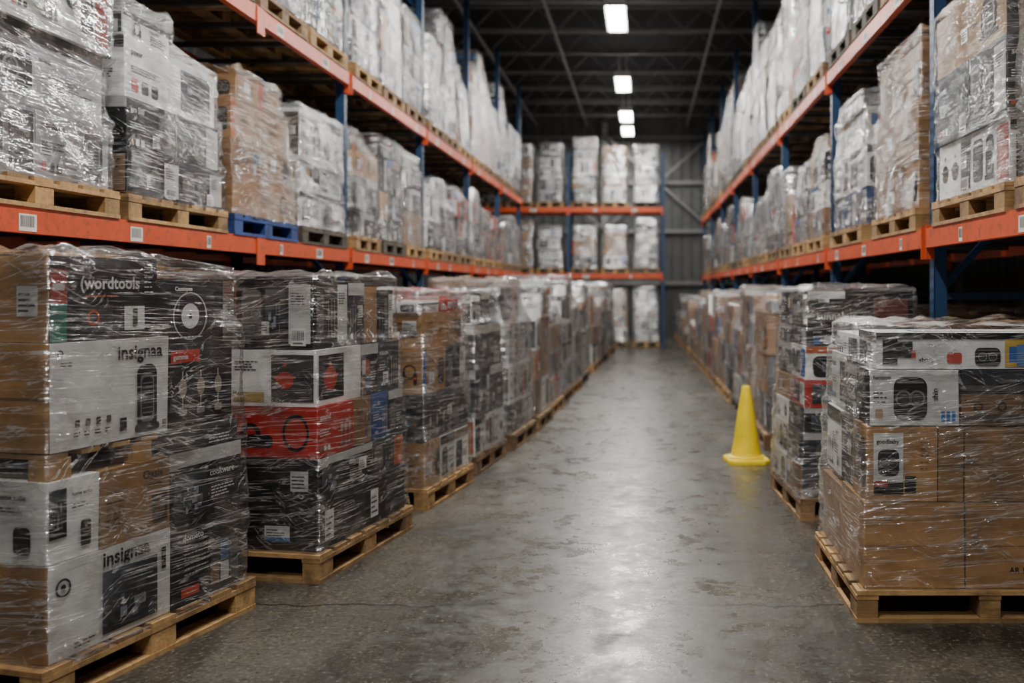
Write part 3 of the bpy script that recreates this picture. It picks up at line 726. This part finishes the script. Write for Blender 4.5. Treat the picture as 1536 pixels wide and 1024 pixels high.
    L.layer(1.13, 1.30, x0+.05, x1-.07, y0+.025, y1-.08)
    L.finish((.995+W/2, 4.36+D/2, 0), 0, 0, FILM, pal=(1.2, 1.06), bevel=True)
right1()

def right2():
    L = Load(404, True); W, D = .80, .98; x0, x1, y0, y1 = -W/2, W/2, -D/2, D/2; wt = (.74,.74,.72); blk = (.010,.010,.012)
    rows = [(.146,.34,'kraftd'),(.34,.56,'gray'),(.56,.72,'black'),(.72,.90,'red'),(.90,1.12,'white'),(1.12,1.24,'gray'),(1.24,1.48,'black')]
    for k, (a, b, st) in enumerate(rows):
        i = .008*k; m = y0+.5
        f = {'F': lambda mb, fr: (dec(mb, fr, 0,.8,.35,1,wt,0), text(mb, fr, 'sunnabus', .08,.22,.05,wt,1,.4), dec(mb, fr, .62,.15,.95,.8,(.15,.05,.04),1), label(mb, fr, .1,.7,.1,.25,L.rng))} if k == 6 else None
        L.carton(x0+i, x1-i, y0+i, m, a, b, st, f); L.carton(x0+i, x1-i, m, y1-i, a, b-.005, L.rng.choice(['black','white','gray','kraft']))
        L.layer(a, b, x0+i, x1-i, y0+i, y1-i)
    rz = math.radians(3)
    L.finish((1.0+W/2, 6.28+D/2, 0), rz, 1, FILM, pal=(.84, 1.06), bevel=True)
right2()

# ================================================================== floor rows
MIX = ['kraft', 'kraft', 'kraftd', 'white', 'black', 'gray', 'silver', 'kraft', 'red']; DARK = ['black', 'black', 'gray', 'white', 'kraftd', 'red', 'kraft', 'gray']; PALE = ['white', 'silver', 'gray', 'kraft', 'white', 'black', 'silver', 'kraftd']
KR = ['kraft', 'kraft', 'kraftd', 'kraftd', 'white']; SIL = ['white', 'silver', 'silver', 'white', 'gray', 'silver']
def row_left(x, y, W, D, H, st, seed, yaw=-6, **k):
    rz = math.radians(yaw); l = from_corner(x, y, W/2, -D/2, rz); random_load(seed, l, rz, W, D, H, st, **k)
row_left(-1.45, 6.50, .98, 1.0, 1.46, [KR, ['kraftd','gray','kraft'], ['kraft','gray','kraftd'], ['kraftd','kraft'], ['kraft','white','red']], 11, -8, hero=True, pmat=0, bevel=True)
row_left(-1.33, 7.74, .95, .98, 1.46, [['white','gray'], ['kraft','gray'], ['gray','black'], DARK, PALE], 12, -6, hero=True, pmat=1)
row_left(-1.19, 8.95, .98, 1.02, 1.56, [PALE, SIL, ['silver','white'], DARK, SIL], 13, -5, film=FILM2, pmat=1)
y = 10.15; xs = -1.09; i = 0; rr = random.Random(77)
while y < 23.2:
    row_left(xs, y, .95, .98, rr.uniform(1.15, 1.66), rr.choice([MIX, DARK, KR, PALE, SIL]), 20+i, rr.uniform(-4, 0), film=FILM2 if i % 2 == 1 else FILM); y += 1.16; xs += .035; i += 1
i = 0
for (y, x0_, w) in ((7.52, 1.14, .56), (8.95, 1.12, .60), (10.15, 1.10, .58)):
    random_load(60+int(y), (x0_+w/2, y+.5, 0), 0, w, .98, rr.uniform(1.3, 1.5), rr.choice([MIX, DARK, PALE]))
y = 11.35; xs = 1.12
while y < 28.5:
    w = 1.72-xs; random_load(80+i, (xs+w/2, y+.5, 0), 0, w, .98, rr.uniform(1.1, 1.5) if y < 20 else rr.uniform(.7, 1.4), rr.choice([MIX, DARK, PALE, KR])); y += 1.14; xs -= .012; i += 1
def fill(frames, xc, z, W, hr, styles, seed0, film=None, ds=None, skip_before=None, pm=None, pf=.65):
    r = random.Random(seed0); s = seed0
    for y0, y1 in zip(frames[:-1], frames[1:]):
        a, b = y0+.09, y1-.09; n = max(2, int(round((b-a)/1.1))); d = (b-a)/n
        for k in range(n):
            yc = a+d*(k+.5); s += 1
            if skip_before and yc < skip_before: continue
            random_load(s, (xc, yc, z), 0, W, d-.06-r.uniform(0,.08), r.uniform(*hr), r.choice(styles), film=(film if r.random() < pf else FILM), pmat=pm)
fill(FL_, LX-.60, 0, 1.0, (1.25, 1.5), [MIX, DARK, KR], 300, skip_before=6.4)
fill(FR_, RX+.62, 0, 1.0, (1.2, 1.48), [MIX, DARK, KR], 400, skip_before=6.1)

# ================================================================== shelf loads
def shelf_left(y0, y1, H, st, seed, pm, film=FILM, z=B1):
    random_load(seed, (LX+.06-.51, (y0+y1)/2, z), 0, 1.02, y1-y0, H, st, film=film, pmat=pm, hero=True, lh=(.24,.38))
shelf_left(3.86, 5.16, 1.34, [['white','silver','gray'], ['white','silver','white'], ['black','white'], ['kraft','black'], ['kraftd','silver']], 501, 0, FILM2)
shelf_left(5.24, 6.50, 1.22, [['gray','black'], ['black'], ['white'], ['silver','white','kraft']], 512, 0)
shelf_left(6.60, 7.82, 1.16, [['kraft','kraftd'], ['kraftd','kraft'], ['kraft']], 503, 2)
shelf_left(7.92, 9.12, 1.14, [['silver','white'], ['silver','kraft'], ['white','silver']], 504, 3, FILM2)
fill(FL_[1:3], LX-.45, B1, 1.02, (1.22, 1.32), [['black','black','gray','kraftd','kraft','black']], 520, pm=None)
fill(FL_[2:], LX-.45, B1, 1.02, (.95, 1.36), [MIX, PALE, DARK, SIL], 530, film=FILM2)
fill([3.7, 9.25], LX-.45, B2, 1.02, (1.2, 1.8), [PALE, SIL], 560, film=FILM2, pf=.8)
fill(FL_[1:], LX-.45, B2, 1.02, (1.3, 2.25), [SIL, PALE, SIL, MIX], 570, film=FILM2, pf=.8)
random_load(601, (RX-.06+.51, 5.25, B1), 0, 1.02, 1.18, 1.34, [['white'], ['white','gray'], ['kraft'], ['kraft','kraftd']], pmat=0, hero=True, lh=(.3,.42))
random_load(602, (RX-.06+.51, 3.95, B1), 0, 1.02, 1.18, 1.30, [['white'], ['kraft']], pmat=0)
random_load(603, (RX-.06+.51, 6.78, B1), 0, 1.02, 1.18, 1.30, [['kraft','kraftd'], ['kraftd'], ['kraftd','gray']], pmat=0, hero=True, lh=(.3,.42))
random_load(604, (RX-.06+.51, 8.38, B1), 0, 1.02, 1.30, 1.24, [['silver','blue','white'], ['silver','white','kraft'], SIL], film=FILM2, pmat=0, hero=True, lh=(.3,.42))
fill(FR_[2:], RX+.45, B1, 1.02, (.9, 1.36), [PALE, KR, MIX, SIL], 620, film=FILM2)
fill(FR_[1:], RX+.45, B2, 1.02, (1.3, 2.3), [SIL, PALE, SIL, MIX], 660, film=FILM2, pf=.8)
s = 900
for z, hr in ((0, (1.45, 1.6)), (B1, (1.2, 1.4)), (B2, (1.5, 1.8))):
    for x in (-3.95, -3.15, -2.38, -1.50, -.72, .07):
        s += 1; random_load(s, (x, 25.1, z), 0, .70, .98, rr.uniform(*hr), [SIL, PALE, KR][s % 3], film=FILM2, flat=True)

# ================================================================== traffic cone
def cone():
    CY = mat_simple('yellow_pvc', (.92,.66,.0), .38, scuff=(.60,.42,.01), amt=(.6,.8)); e = empty('traffic_cone', (.89, 8.38, 0), math.radians(6)); mb = MB()
    prof = [(.150,.034),(.150,.050),(.132,.056),(.126,.075),(.105,.20),(.080,.38),(.052,.56),(.036,.64),(.030,.655),(.018,.655),(.016,.60)]
    n = 40
    for (r0, z0), (r1, z1) in zip(prof[:-1], prof[1:]):
        for i in range(n):
            a, b = 2*math.pi*i/n, 2*math.pi*(i+1)/n
            mb.poly([(r0*math.cos(a),r0*math.sin(a),z0),(r0*math.cos(b),r0*math.sin(b),z0),(r1*math.cos(b),r1*math.sin(b),z1),(r1*math.cos(a),r1*math.sin(a),z1)], (1,1,1))
    me = mb.mesh('cone_body', [CY]); me.polygons.foreach_set('use_smooth', [True]*len(me.polygons)); link('cone_body', me, e)
    mb = MB(); s = .18; c = .05
    o = [(-s+c,-s),(s-c,-s),(s,-s+c),(s,s-c),(s-c,s),(-s+c,s),(-s,s-c),(-s,-s+c)]
    t = [(x*.96,y*.96) for x, y in o]
    mb.poly([(x,y,.0) for x, y in o][::-1], (1,1,1)); mb.poly([(x,y,.036) for x, y in t], (1,1,1))
    for i in range(8):
        j = (i+1) % 8; mb.poly([(*o[i],0),(*o[j],0),(*o[j],.024),(*o[i],.024)], (1,1,1)); mb.poly([(*o[i],.024),(*o[j],.024),(*t[j],.036),(*t[i],.036)], (1,1,1))
    link('cone_base', mb.mesh('cone_base', [CY]), e)
cone()

# ================================================================== world + camera
w = bpy.data.worlds.new('world'); scene.world = w; w.use_nodes = True
w.node_tree.nodes['Background'].inputs[0].default_value = (.5,.55,.6,1); w.node_tree.nodes['Background'].inputs[1].default_value = .01
cd = bpy.data.cameras.new('camera'); cam = bpy.data.objects.new('camera', cd); COL.objects.link(cam)
cam.location = (0,0,1.5); cam.rotation_euler = (math.radians(90),0,0)
cd.sensor_width = 36; cd.lens = 1450*36/1536; cd.shift_x = -(965-768)/1536; cd.shift_y = -(512-432)/1536
cd.clip_start = .05; cd.dof.use_dof = True; cd.dof.focus_distance = 4.4; cd.dof.aperture_fstop = 1.4
scene.camera = cam
